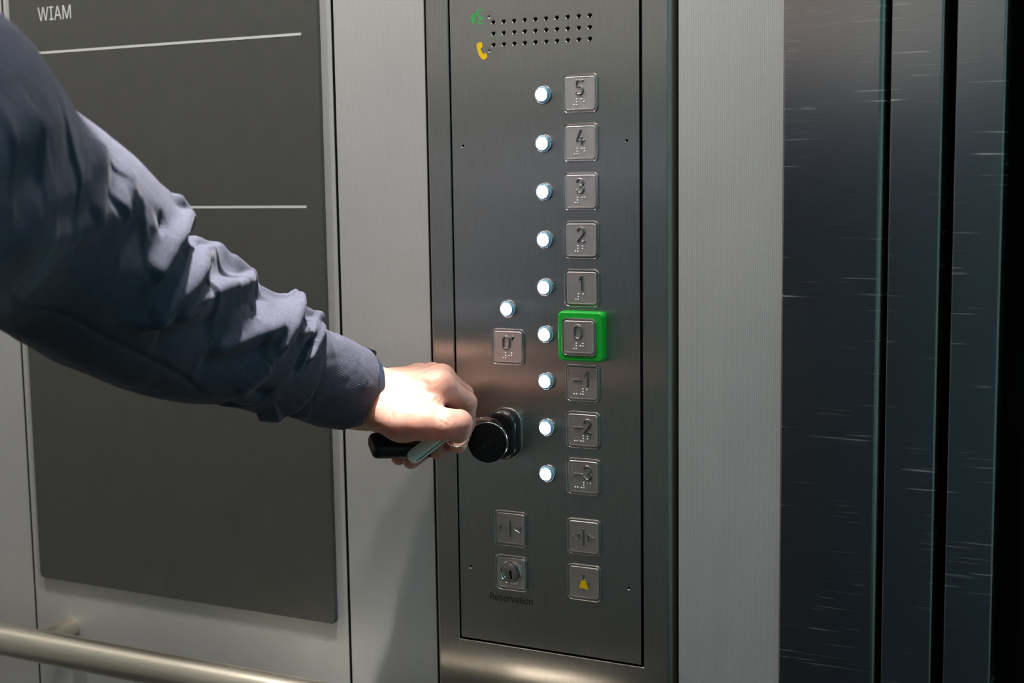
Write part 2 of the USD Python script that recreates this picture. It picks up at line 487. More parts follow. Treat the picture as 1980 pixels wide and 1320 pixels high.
# landing
obj('wall_landing_back', box(0.62, 2.1, 0.034, 0.08, 0, 2.5), M_TEAL, kind='structure')
obj('wall_landing_right', box(2.1, 2.15, -3.0, 0.08, 0, 2.5), M_TEAL, kind='structure')
obj('wall_landing_front', box(0.42, 2.1, -3.05, -3.0, 0, 2.5), M_TEAL, kind='structure')
obj('wall_landing_left', box(0.415, 0.46, -3.0, Y_FAR - 0.05, 0, 2.5), M_TEAL, kind='structure')
obj('floor_landing', box(0.335, 2.1, -3.0, 0.08, -0.05, 0), M_FLOOR, kind='structure')
obj('ceiling_landing', box(0.335, 2.1, -3.0, 0.08, 2.5, 2.55), M_CEIL, kind='structure')

# ceiling lamps
for i, (lx, ly) in enumerate([KEY_POS[:2]] + [q[:2] for q in LAMPS if q[0] != -0.20] + [q[:2] for q in WASH]):
    t = thing('ceiling_light', 'round recessed downlight in the lift ceiling, ' + ['above the arm', 'toward the rear near the sign wall', 'above the control panel', 'toward the rear on the far side', 'near the door on the far side'][i], 'ceiling light', (lx, ly, CEIL))
    ring = trimesh.creation.annulus(0.050, 0.062, 0.008); ring.apply_translation((0, 0, -0.004))
    obj('trim_ring', ring, M_CHROME, t)
t = thing('landing_lamp', 'long flat lamp in the landing ceiling', 'ceiling light', (1.90, -0.7, 2.5))
obj('housing', box(-0.17, 0.17, -0.63, 0.63, -0.025, 0), M_CEIL, t)

# ------------------------------------------------------------------ dark sign on the wall
sx0, sx1, sz0, sz1 = -0.796, -0.3218, 0.7450, 1.95
t = thing('sign_board', 'large dark grey sign plate with white lettering on the grey wall panel', 'sign', ((sx0 + sx1) / 2, LAM, sz0))
w_, h_ = sx1 - sx0, sz1 - sz0
obj('plate', moved(wall_loft(w_, h_, 0.006, [(0, 0), (0, 0.0050), (0.0008, 0.0058)], True, True), (0, 0, h_ / 2)), M_SIGN, t)
cx = (sx0 + sx1) / 2
FACE = -0.0058
for lz in (1.4296, 1.2354):
    obj('white_line', box(-0.7560 - cx, -0.3439 - cx, FACE - 0.0003, FACE, lz - 0.0015 - sz0, lz + 0.0015 - sz0), M_INK, t)
tm = meshkit.text_mesh('WIAM', 0.0168, 0.0003)
b = tm.bounds
tm.apply_scale((0.0555 / (b[1][0] - b[0][0]), 1, 1)); tm.apply_translation((-tm.bounds[0][0], 0, 0))
obj('lettering', moved(to_wall(tm), (-0.7455 - cx, FACE, 1.4688 - sz0)), M_INK, t, label='white lettering')

# ------------------------------------------------------------------ handrail
t = thing('handrail', 'round brushed steel handrail along the bottom left of the wall', 'handrail', (-0.748, LAM, 0.6822))
RY = -0.078
xr0, xr1 = -1.45, 0.02
obj('rail', tube([(xr0 + 0.748, RY, 0)] + [(x + 0.748, RY, 0) for x in np.linspace(xr0 + 0.001, xr1 - 0.001, 20)] + [(xr1 + 0.748, RY, 0)], 0.0205, 48), M_RAIL, t)
for bx in (0.0, -0.60):
    obj('bracket', moved(wall_lathe([(0.0125, 0), (0.0125, 0.072)], 32), (bx, 0, -0.001)), M_RAIL, t)

# ------------------------------------------------------------------ control panel
cop = thing('control_panel', 'tall brushed steel lift control panel with floor buttons', 'control panel', (0, 0, 0.6))
Z0 = 0.6
X0, X1, PZ0, PZ1 = -0.1838, 0.0982, 0.60, 1.66
fr = wall_loft(X1 - X0, PZ1 - PZ0, 0.004, [(0, -0.022), (0, -0.0050)] + [(0.005 * (1 - math.cos(a)), -0.005 + 0.005 * math.sin(a)) for a in np.linspace(0.15, math.pi / 2, 8)], True, True, 5)
fr = moved(fr, ((X0 + X1) / 2, 0, (PZ0 + PZ1) / 2))
fr = m3.Manifold(m3.Mesh(np.asarray(fr.vertices, np.float32), np.asarray(fr.faces, np.uint32)))
SX0, SX1, SZ0, SZ1 = -0.1548, 0.0675, 0.7512, 1.62
hole = mbox(SX0, SX1, -0.1, 0.1, SZ0, SZ1)
cham = m3.Manifold.batch_hull([mbox(SX0, SX1, 0.0009, 0.001, SZ0, SZ1), mbox(SX0 - 0.0008, SX1 + 0.0008, -0.001, -0.0001, SZ0 - 0.0008, SZ1 + 0.0008)])
fr = (fr - hole - cham).translate((0, 0, -Z0))
obj('frame', cat_([fr]), M_PLATE, cop, smooth=25)
obj('backing', box(X0 + 0.002, X1 - 0.002, 0.019, 0.024, PZ0 + 0.002 - Z0, PZ1 - 0.002 - Z0), M_DARK, cop)
G = 0.0027
fp = mbox(SX0 + G, SX1 - G, 0.0, 0.010, SZ0 + G, SZ1 - G)
cut = []


def drill(x, z, r, cs=0.0006):
    c = m3.Manifold.cylinder(0.05, r, r, 24, True).rotate((90, 0, 0)).translate((x, 0, z))
    k = m3.Manifold.cylinder(2 * cs, r + 2 * cs, r, 24, True).rotate((-90, 0, 0)).translate((x, 0, z))
    cut.extend([c, k])


for r_ in range(3):
    for c_ in range(10):
        drill(-0.0999 + c_ * 0.01234, 1.4276 - r_ * 0.0117, 0.0020, 0.0007)
for x, z in ((-0.1390, 1.2998), (0.0511, 1.3006), (-0.1390, 0.8360), (0.0511, 0.8350)):
    drill(x, z, 0.0014, 0.0005)
for x, z in ((-0.1048, 1.4332), (-0.1050, 1.3982)):
    cut.append(m3.Manifold.sphere(0.0022, 24).translate((x, -0.0008, z)))
fp = fp - m3.Manifold.batch_boolean(cut, m3.OpType.Add)
obj('faceplate', cat_([fp.translate((0, 0, -Z0))]), M_PLATE, cop, smooth=25)
obj('speaker_mesh', box(-0.112, 0.022, 0.0101, 0.012, 1.392 - Z0, 1.440 - Z0), M_DARK, cop)


def pic(polys, d=0.00025):
    return moved(extrude_wall(unary_union(polys), d), (0, 0, -Z0))


HEAD = [[(-0.1159, 1.4428), (-0.1194, 1.4375), (-0.1200, 1.4367), (-0.1159, 1.4368)], [(-0.1166, 1.4349), (-0.1124, 1.4324), (-0.1165, 1.4307), (-0.1163, 1.4288), (-0.1168, 1.4270), (-0.1122, 1.4272)],
        [(-0.1209, 1.4345), (-0.1217, 1.4328), (-0.1210, 1.4310)], [(-0.1218, 1.4359), (-0.1231, 1.4346), (-0.1237, 1.4330), (-0.1233, 1.4308), (-0.1221, 1.4291)],
        [(-0.1227, 1.4371), (-0.1249, 1.4353), (-0.1258, 1.4333), (-0.1252, 1.4303), (-0.1235, 1.4276)]]
obj('talking_head_icon', pic([LineString(q).buffer(0.00065) for q in HEAD] + [Point(-0.1130, 1.4408).buffer(0.0011)]), M_GREENINK, cop, label='green talking-head pictogram')
PH = [(-0.1197, 1.4054), (-0.1182, 1.4071), (-0.1139, 1.4074), (-0.1133, 1.4027), (-0.1156, 1.4017), (-0.1154, 1.3991), (-0.1123, 1.3945), (-0.1099, 1.3961), (-0.1075, 1.3927), (-0.1101, 1.3903), (-0.1124, 1.3899), (-0.1144, 1.3911), (-0.1172, 1.3950), (-0.1189, 1.4004)]
obj('telephone_icon', pic([Polygon(PH).buffer(-0.0005).buffer(0.0012).buffer(-0.0003)]), M_YELLOW, cop, label='yellow telephone pictogram')
tm = meshkit.text_mesh('Reservation', 0.0078, 0.00025)
b = tm.bounds
tm.apply_scale((0.0525 / (b[1][0] - b[0][0]), 1, 1)); tm.apply_translation((-tm.bounds[0][0], 0, 0))
obj('lettering', moved(to_wall(tm), (-0.1148, 0, 0.8018 - Z0)), M_BLACKINK, cop, label='black lettering')

# ------------------------------------------------------------------ buttons
BEZEL = [(0, 0), (0.0, 0.0007), (0.00025, 0.00115), (0.0007, 0.0013), (0.0012, 0.0011), (0.0015, 0.0006), (0.0018, 0.0006), (0.0021, 0.0010), (0.0025, 0.0010), (0.0027, 0.0004)]
CAPPROF = [(0.0028, 0.0003), (0.0029, 0.0010), (0.0032, 0.00165), (0.0037, 0.0019), (0.0042, 0.0018), (0.0046, 0.0016)]
CAPY = 0.0016
SR = 0.00130


def digit(c, cx, z0=-0.0017, z1=0.0123, w=0.0077):
    h = z1 - z0; x0, x1 = cx - w / 2, cx + w / 2
    r = w / 2
    S = []
    if c == '0':
        S = [(arc(cx, z1 - r, r, r, 0, 180) + arc(cx, z0 + r, r, r, 180, 360), True)]
    elif c == '1':
        S = [([(cx - 0.0020, z1 - 0.0032), (cx + 0.0008, z1), (cx + 0.0008, z0)], False)]
    elif c == '2':
        S = [(arc(cx, z1 - r, r * 0.95, r, 165, -35) + [(x0 + 0.0003, z0), (x1, z0)], False)]
    elif c == '3':
        q = h * 0.27
        S = [(arc(cx - 0.0006, z1 - q, r * 0.92, q, 160, -85) + arc(cx - 0.0004, z0 + q * 0.98, r, q, 85, -160), False)]
    elif c == '4':
        S = [([(cx + 0.0008, z1), (x0, z0 + h * 0.24), (x1 + 0.0004, z0 + h * 0.24)], False), ([(cx + 0.0018, z0 + h * 0.46), (cx + 0.0018, z0)], False)]
    elif c == '5':
        S = [([(x1 - 0.0003, z1), (x0 + 0.0008, z1), (x0 + 0.0008, z0 + h * 0.58)] + arc(cx - 0.0004, z0 + h * 0.30, r * 1.02, h * 0.30, 115, -150), False)]
    return S


BR = {'0': (1, 3, 4), '1': (0,), '2': (0, 1), '3': (0, 3), '4': (0, 3, 4), '5': (0, 4)}


def braille_cell(x, dots, top=-0.0062, p=0.0028, pc=0.0029):
    return [(x + (d // 3) * pc, top - (d % 3) * p) for d in dots]


def dots_mesh(pts, y):
    ms = []
    for x, z in pts:
        s = trimesh.creation.icosphere(2, 0.00095); s.apply_scale((1, 0.9, 1)); s.apply_translation((x, -y, z)); ms.append(s)
    return cat_(ms)


def button(label, x, z, y0=0.0, strokes=(), braille=(), name='lift_button', group=None):
    t = thing(name, label, 'button', (x, -y0, z), group)
    obj('bezel', wall_loft(0.040, 0.040, 0.0058, BEZEL, False, False, 8), M_BEZEL, t, smooth=40)
    obj('cap', wall_loft(0.040, 0.040, 0.0058, CAPPROF, False, True, 8), M_CAP, t, smooth=40)
    if strokes:
        sr = SR if name == 'lift_button' else 0.00095
        obj('numeral' if name == 'lift_button' else 'symbol', cat_([stroke(p, sr, CAPY + 0.0003, c) for p, c in strokes]), M_NUM, t, smooth=50)
    if braille:
        obj('braille_dots', dots_mesh(braille, CAPY + 0.0001), M_DOT, t, smooth=True)
    return t


ROW = [1.35 - 0.05 * i for i in range(9)]
NUMSIGN = (2, 3, 4, 5)
PLACE = ['topmost in the right column', 'second from the column top', 'third from the column top', 'fourth from the column top', 'just above the green-framed one', '', 'just below the green-framed one', 'second below the green-framed one', 'third below the green-framed one']
for i, c in enumerate('54321'):
    button('square steel lift button with raised numeral %s, %s' % (c, PLACE[i]), 0, ROW[i], 0, digit(c, 0.0, -0.0015, 0.0127), braille_cell(-0.0063, NUMSIGN) + braille_cell(0.0019, BR[c]))
for i, c in ((6, '1'), (7, '2'), (8, '3')):
    dx = 0.0055
    button('square steel lift button with raised numeral -%s, %s' % (c, PLACE[i]), 0, ROW[i], 0, digit(c, dx, -0.0027, 0.0117) + [([(-0.0092, 0.0026), (-0.0008, 0.0026)], False)],
           braille_cell(-0.0092, (2, 5)) + braille_cell(-0.0020, NUMSIGN) + braille_cell(0.0056, BR[c]))
t = button('square steel lift button 0 framed by a thick bright green surround', 0.0005, ROW[5] - 0.0003, 0.0092, digit('0', -0.0006), braille_cell(-0.0054, NUMSIGN, -0.0066) + braille_cell(0.0019, BR['0'], -0.0066))
obj('surround', moved(wall_loft(0.0520, 0.0525, 0.0058, [(0, 0), (0, 0.0060), (0.0004, 0.0078), (0.0012, 0.0088), (0.0024, 0.0092)], False, True, 8), (0.0009, 0.0092, 0.0002)), M_GREEN, t, smooth=40, label='bright green plastic surround')
CX1 = -0.0876
button("square steel lift button with raised numeral 0', alone in the left column", CX1, 1.0846, 0, digit('0', -0.0014, -0.0023, 0.0114) + [([(0.0066, 0.0114), (0.0056, 0.0084)], False)],
       braille_cell(-0.0054, NUMSIGN, -0.0066) + braille_cell(0.0019, BR['0'], -0.0066))


def tri(x_base, x_apex, hz=0.0034):
    return ([(x_base, hz), (x_apex, 0), (x_base, -hz)], True)


BARS = [([(0, 0.0090), (0, -0.0090)], False)]
button('square steel door-close button with arrows pointing inward to a bar', CX1, 0.8848, 0, BARS + [tri(-0.0122, -0.0056), tri(0.0122, 0.0056)], name='door_close_button')
button('square steel door-open button with arrows pointing outward from a bar', 0, 0.8848, 0, BARS + [tri(-0.0052, -0.0120), tri(0.0052, 0.0120)], name='door_open_button')
bell_out = [(-0.0066, -0.0066), (-0.0052, -0.0036), (-0.0042, 0.0000)] + arc(0, 0.0000, 0.0040, 0.0034, 165, 15, 8) + [(0.0042, 0.0000), (0.0052, -0.0036), (0.0066, -0.0066)]
t = button('square steel alarm button with a yellow bell', 0, 0.8352, 0, [([(0, 0.0088), (0, 0.0040)], False), (bell_out, True), ([(0.0, -0.0084)], False)], name='alarm_button')
obj('bell', moved(extrude_wall(Polygon(bell_out).buffer(-0.0004), 0.0012), (0, -CAPY, 0)), M_YELLOW, t, label='yellow bell symbol')
t = thing('key_switch', 'square steel key switch with a round lock above the black lettering', 'key switch', (CX1, 0, 0.8352))
obj('bezel', wall_loft(0.040, 0.040, 0.0058, BEZEL, False, False, 8), M_BEZEL, t, smooth=40)
obj('cap', wall_loft(0.040, 0.040, 0.0058, CAPPROF, False, True, 8), M_CAP, t, smooth=40)
obj('lock_ring', wall_lathe([(0.0135, 0.001), (0.0135, 0.0030), (0.0129, 0.0036), (0.0118, 0.0036), (0.0112, 0.0030), (0.0110, 0.0022)], 48, False, False), M_CHROME, t, smooth=40)
core = wall_lathe([(0.0110, 0.0022), (0.0102, 0.0028), (0.0088, 0.0028), (0.0084, 0.0022), (0.0076, 0.0026), (0.0, 0.0027)], 48, False, False)
obj('lock_core', core, M_BEZEL, t, smooth=40)
kh = unary_union([Point(-0.0003, 0.0014).buffer(0.0017), LineString([(-0.0003, 0.002), (0.0006, -0.0052)]).buffer(0.0011)])
obj('keyhole', moved(extrude_wall(kh, 0.0002), (0, -0.0027, 0)), M_DARK, t, label='black keyhole')

# ------------------------------------------------------------------ indicator lamps
led = None
LEDX, LEDX1 = -0.0421, -0.0868
LEDPLACE = {'5': 'topmost of its column', '4': 'second from the top', '3': 'third from the top', '2': 'fourth from the top', '1': 'fifth from the top',
            '0': 'beside the green surround', '-1': 'next below the green surround', '-2': 'right of the black key reader', '-3': 'lowest of its column'}
spots = [(LEDX, ROW[i], c) for i, c in enumerate('54321')] + [(LEDX1, 1.1257, "0'")] + [(LEDX, ROW[5], '0'), (LEDX, ROW[6], '-1'), (LEDX, ROW[7], '-2'), (LEDX, ROW[8], '-3')]
for x, z, c in spots:
    lb = 'lit round white indicator lamp ' + ("alone in the left column above the button 0'" if c == "0'" else 'left of the button %s, %s' % (c, LEDPLACE[c]))
    if led is None:
        led = thing('indicator_lamp', lb, 'indicator lamp', (x, 0, z), 'round indicator lamps beside the floor buttons')
        obj('bezel', wall_lathe([(0.0100, 0), (0.0100, 0.0005), (0.0097, 0.0010), (0.0093, 0.0024), (0.0088, 0.0026)], 40, False, False), M_CHROME, led, smooth=40)
        obj('lens_side', wall_lathe([(0.0087, 0.0020), (0.0083, 0.0040), (0.0076, 0.0052), (0.0068, 0.0055)], 40, False, False), M_LENSSIDE, led, smooth=40, label='pale blue side of the lens')
        obj('lens', wall_lathe([(0.0070, 0.0052), (0.0060, 0.0060), (0.0036, 0.0064), (0.0, 0.0065)], 32, False, False), M_LED, led, smooth=True)
    else:
        r = thing('indicator_lamp', lb, 'indicator lamp', (x, 0, z), 'round indicator lamps beside the floor buttons')
        r.GetReferences().AddInternalReference(led.GetPath())
        r.SetInstanceable(True)

# ------------------------------------------------------------------ black key reader
t = thing('key_reader', 'black rounded key reader on the control panel, touched by the key tag', 'key reader', (-0.0905, 0, 0.9903))
obj('flange', wall_loft(0.0365, 0.0565, 0.0175, [(0, 0), (0, 0.0014), (0.0003, 0.0018), (0.0010, 0.0019), (0.0016, 0.0019)], False, False, 10), M_CHROME, t, smooth=40, label='thin chrome rim')
obj('housing', wall_loft(0.0365, 0.0565, 0.0175, [(0.0014, 0.001), (0.0012, 0.0030), (0.0008, 0.0060), (0.0010, 0.0100)] + [(0.001 + 0.0065 * (1 - math.cos(a)), 0.0100 + 0.0065 * math.sin(a)) for a in np.linspace(0.2, math.pi / 2, 8)], False, True, 10), M_BLACK, t, smooth=40)

#ARM
# ------------------------------------------------------------------ the person
SLEEVE_C = [(-0.1466,-0.7607,1.2689),(-0.1654,-0.7004,1.2832),(-0.1957,-0.6162,1.2673),(-0.2047,-0.5560,1.2436),(-0.2173,-0.4926,1.2154),(-0.2284,-0.4290,1.1807),(-0.2333,-0.3847,1.1499),(-0.2313,-0.3353,1.1312),(-0.2280,-0.2905,1.1133),(-0.2257,-0.2350,1.0956),(-0.2242,-0.1972,1.0758)]
SLEEVE_A = [(-0.0045,0.0123,0.1107),(0.0027,0.0168,0.1161),(0.0130,0.0202,0.1006),(0.0051,0.0143,0.0872),(0.0092,0.0163,0.0878),(0.0136,0.0175,0.0792),(0.0100,0.0141,0.0680),(0.0142,0.0157,0.0630),(0.0123,0.0140,0.0565),(0.0157,0.0147,0.0490),(0.0162,0.0143,0.0438)]
CUFF_C = [(-0.2220,-0.2028,1.0845),(-0.2205,-0.1841,1.0741),(-0.2153,-0.1547,1.0620),(-0.2087,-0.1321,1.0530),(-0.2055,-0.1218,1.0493)]
CUFF_A = [(0.0154,0.0141,0.0458),(0.0132,0.0127,0.0441),(0.0141,0.0131,0.0438),(0.0130,0.0123,0.0420),(0.0122,0.0117,0.0404)]
_d = np.array(CUFF_C[0]) - np.array(CUFF_C[1])
CUFF_C = [tuple(np.array(CUFF_C[0]) + _d * 0.9)] + CUFF_C
CUFF_A = [tuple(np.array(CUFF_A[0]) * 0.94)] + CUFF_A


def tube_base(C, A, n, m, br):
    """rounded sleeve: returns points, outward normals, arc length, angle and local radius on an n x m grid; angle 0 on top, 90 degrees toward the camera side"""
    C = np.array(C); A = np.array(A)
    L = np.r_[0, np.cumsum(np.linalg.norm(np.diff(C, axis=0), axis=1))]
    s = np.linspace(0, L[-1], n)
    c = PchipInterpolator(L, C)(s); a = PchipInterpolator(L, A)(s)
    T = np.gradient(c, axis=0)
    k = 31
    T = np.stack([np.convolve(np.pad(T[:, q], k // 2, 'edge'), np.ones(k) / k, 'valid') for q in range(3)], 1)
    T /= np.linalg.norm(T, axis=1, keepdims=True)
    N = np.cross(T, a); N /= np.linalg.norm(N, axis=1, keepdims=True)
    N *= np.sign(N @ np.array([0.45, -0.88, 0.1]))[:, None]
    ra = np.linalg.norm(a, axis=1)
    th = np.arange(m) * 2 * np.pi / m
    ah = a / ra[:, None]
    P = c[:, None] + a[:, None] * np.cos(th)[None, :, None] + (N * (ra * br)[:, None])[:, None] * np.sin(th)[None, :, None]
    O = ah[:, None] * np.cos(th)[None, :, None] + N[:, None] * np.sin(th)[None, :, None]
    S = np.broadcast_to(s[:, None], (n, m)); TH = np.broadcast_to(th[None], (n, m)); R = np.broadcast_to((ra * (1 + br) / 2)[:, None], (n, m))
    return P, O, S, TH, R
FOLDS = [
   # far [13, 12, 3, 0, 0, 1, 0]
    ([(0.3397, 0.607), (0.3532, 0.628), (0.3668, 0.628), (0.4019, 0.272), (0.2991, 1.403), (0.2842, 1.676), (0.2788, 1.822)], 0.0105, 0.0080),
    ([(0.3681, 0.712), (0.4087, 0.398), (0.3234, 1.382)], -0.0090, 0.0080),
   # far [33, 40, 2, 1, 1, 0, 1]
    ([(0.3695, 0.733), (0.452, 0.126), (0.4615, 0.126), (0.3654, 1.236), (0.3207, 1.696), (0.3045, 1.969), (0.2964, 2.115)], 0.0120, 0.0090),
    ([(0.2869, 1.236), (0.2923, 1.257)], -0.0090, 0.0070),
   # far [33, 41, 35, 20, 0, 1, 0, 2, 1]
    ([(0.4615, 0.126), (0.4777, 0.209), (0.4953, 0.251), (0.5061, 0.23), (0.4831, 0.607), (0.4304, 1.026), (0.3532, 1.613), (0.3316, 1.822), (0.3207, 1.948)], 0.0135, 0.0090),
    ([(0.4074, 1.089), (0.3816, 1.319)], -0.0120, 0.0120),
    ([(0.4574, 0.524), (0.4439, 0.775)], -0.0060, 0.0150),
   # far [27, 17, 2]
    ([(0.5075, 0.23), (0.5454, 0.084), (0.5738, 0.105)], 0.0045, 0.0060),
    ([(0.5143, 0.356), (0.4831, 1.005)], -0.0090, 0.0100),
    ([(0.5765, 0.126), (0.5562, 0.482), (0.5264, 0.942), (0.4913, 1.278)], 0.0075, 0.0100),
   # far [25, 15, 0, 1, 1]
    ([(0.563, 0.084), (0.5752, 0.126), (0.5603, 0.524), (0.5319, 1.152), (0.5183, 1.55)], 0.0105, 0.0070),
   # far [32, 27, 3, 1, 1, 1]
    ([(0.5779, 0.147), (0.5928, 0.188), (0.6076, 0.209), (0.5792, 0.775), (0.563, 0.922), (0.5454, 1.089)], 0.0075, 0.0070),
   # far [26, 0, 1, 0]
    ([(0.5955, 0.209), (0.6117, 0.377), (0.5833, 1.026), (0.5698, 1.403)], 0.0075, 0.0050),
    ([(0.5806, 0.44), (0.5725, 0.817)], -0.0075, 0.0040),
    ([(0.5792, 0.922), (0.567, 1.319), (0.5603, 1.655)], -0.0090, 0.0050),
    ([(0.2152, 0.901), (0.2044, 1.173), (0.1976, 1.403), (0.1854, 1.655)], 0.0063, 0.0130),
    ([(0.1259, 1.34), (0.1056, 1.529), (0.0798, 1.676)], -0.0063, 0.0300),
    ([(0.1935, 0.963), (0.1935, 1.089), (0.1597, 1.361), (0.0744, 1.738), (0.046, 1.885)], 0.0042, 0.0140),
    ([(0.0595, 1.319), (0.0433, 1.403), (0.0203, 1.445)], 0.0056, 0.0180),
    ([(0.0298, 1.592), (0.0623, 1.529)], -0.0056, 0.0250),
    ([(0.0311, 1.99), (0.0812, 1.969), (0.1827, 1.738), (0.2206, 1.529), (0.2477, 1.299)], 0.0042, 0.0130),
    ([(0.2328, 1.571), (0.268, 1.487)], -0.0075, 0.0220),
    ([(0.226, 1.089), (0.2233, 1.236), (0.2098, 1.487)], -0.0028, 0.0120),
    ([(0.249, 1.005), (0.2341, 1.236), (0.2219, 1.487)], 0.0060, 0.0120),
    ([(0.2856, 2.22), (0.3532, 1.759), (0.4425, 1.152)], 0.0053, 0.0080),
    ([(0.429, 1.843), (0.494, 1.34), (0.5292, 1.005)], 0.0060, 0.0080),
    ([(0.3262, 2.136), (0.4277, 1.424)], -0.0060, 0.0160),
    ([(0.4209, 2.094), (0.4777, 1.696), (0.5102, 1.424)], -0.0060, 0.0160),
    ([(0.5007, 2.262), (0.5156, 1.634)], 0.0045, 0.0100),
    ([(0.5846, 2.974), (0.5941, 2.513)], 0.0090, 0.0200),
    ([(0.4899, 2.66), (0.5386, 2.974)], -0.0075, 0.0140),
    ([(0.5183, 2.178), (0.544, 2.199)], -0.0060, 0.0080),
    ([(0.0704, 2.325), (0.2165, 2.513), (0.2653, 2.492), (0.3153, 2.409), (0.3776, 2.304), (0.4195, 2.304), (0.4886, 2.534)], -0.0018, 0.0030),
    ([(0.2044, 3.079), (0.2883, 2.827), (0.3952, 2.618)], 0.0028, 0.0200),
]
CUFFFOLDS = [
    ([(0.0517, 0.224), (0.0668, 0.718), (0.0834, 1.227), (0.0903, 1.496)], 0.0018, 0.0090),
    ([(0.0207, 2.693), (0.0372, 2.424)], 0.0030, 0.0120),
]


def fold_field(S, TH, R, folds):
    out = np.zeros(S.shape)
    th = np.where(TH > math.radians(260), TH - 2 * math.pi, TH)
    for pts, amp, wid in folds:
        pts = np.array(pts, float)
        best = np.full(S.shape, 1e9); tt = np.zeros(S.shape)
        n = len(pts) - 1
        if n == 0:
            best = np.hypot(S - pts[0, 0], (th - pts[0, 1]) * R)
            out += amp * np.exp(-(best / wid) ** 2); continue
        for i in range(n):
            ax, ay = pts[i, 0], pts[i, 1]; dx, dy = pts[i + 1, 0] - ax, (pts[i + 1, 1] - ay)
            px, py = S - ax, (th - ay) * R
            vy = dy * R
            t = np.clip((px * dx + py * vy) / (dx * dx + vy * vy + 1e-12), 0, 1)
            d = np.hypot(px - t * dx, py - t * vy)
            u = d < best
            best = np.where(u, d, best); tt = np.where(u, (i + t) / n, tt)
        taper = np.clip(np.minimum(tt, 1 - tt) / 0.14, 0, 1)
        taper = 0.25 + 0.75 * taper * taper * (3 - 2 * taper)
        out += amp * taper * np.exp(-(best / wid) ** 2)
    return out


def grid_mesh(P):
    n, m = P.shape[:2]
    i, j = np.meshgrid(np.arange(n - 1), np.arange(m), indexing='ij')
    j2 = (j + 1) % m
    q = np.stack([i * m + j, i * m + j2, (i + 1) * m + j2, (i + 1) * m + j], -1).reshape(-1, 4)
    f = np.vstack([q[:, [0, 1, 2]], q[:, [0, 2, 3]]])
    mesh = trimesh.Trimesh(P.reshape(-1, 3), f, process=False)
    c = P.mean(1)
    nrm = mesh.face_normals[0]; out = P[0, 0] - c[0]
    if nrm @ out < 0:
        mesh.faces = mesh.faces[:, ::-1]
    return mesh


person = thing('person', 'person in a navy sweatshirt reaching out an arm and holding keys to the reader', 'person', (-0.10, -1.02, 0.0))
PO = np.array((-0.10, -1.02, 0.0))
P, O, S, TH, R = tube_base(SLEEVE_C, SLEEVE_A, 460, 300, 0.90)
disp = fold_field(S, TH, R, FOLDS)
fn = meshkit.fbm(np.stack([S * 16 + TH * 1.2, TH * R * 9, S * 0 + 2.0], -1), 3, 5) - 0.5
disp += 0.002 * fn
fn2 = meshkit.fbm(P * 90, 3, 9) - 0.5
disp += 0.0012 * fn2
P = P + O * disp[..., None]
P[-12:] = P[-12:] + (P[-12:].mean(1, keepdims=True) - P[-12:]) * np.linspace(0, 0.12, 12)[:, None, None]
P = np.concatenate([P[:1] * 0.02 + P[:1].mean(1, keepdims=True) * 0.98 + np.array([0.0, -0.03, 0.01]), P], 0)
obj('sweatshirt_sleeve', moved(grid_mesh(P), -PO), M_CLOTH, person, smooth=True, label='navy sweatshirt sleeve with bunched folds')
# ribbed cuff: rolls in at the hand end
P, O, S, TH, R = tube_base(CUFF_C, CUFF_A, 130, 1040, 0.90)
rib = 0.00003 * np.sin(TH * 130)
env = np.clip((S - 0.006) / 0.022, 0, 1)
cf = fold_field(S, TH, R, CUFFFOLDS)
fn = meshkit.fbm(P * 38, 3, 21) - 0.5
edge = np.clip((S - (S.max() - 0.005)) / 0.005, 0, 1)
disp = rib * env + cf + 0.003 * fn - 0.0030 * edge ** 2 - 0.0012 * (1 - env)
P = P + O * disp[..., None]
cc = P.mean(1, keepdims=True)
inner = [P[-1:] + (cc[-1:] - P[-1:]) * k + np.array([0, -0.004 * q, 0]) for q, k in ((0, 0.05), (1, 0.08), (5, 0.09))]
obj('cuff', moved(grid_mesh(np.concatenate([P] + inner, 0)), -PO), M_CLOTH, person, smooth=True, label='ribbed navy cuff')

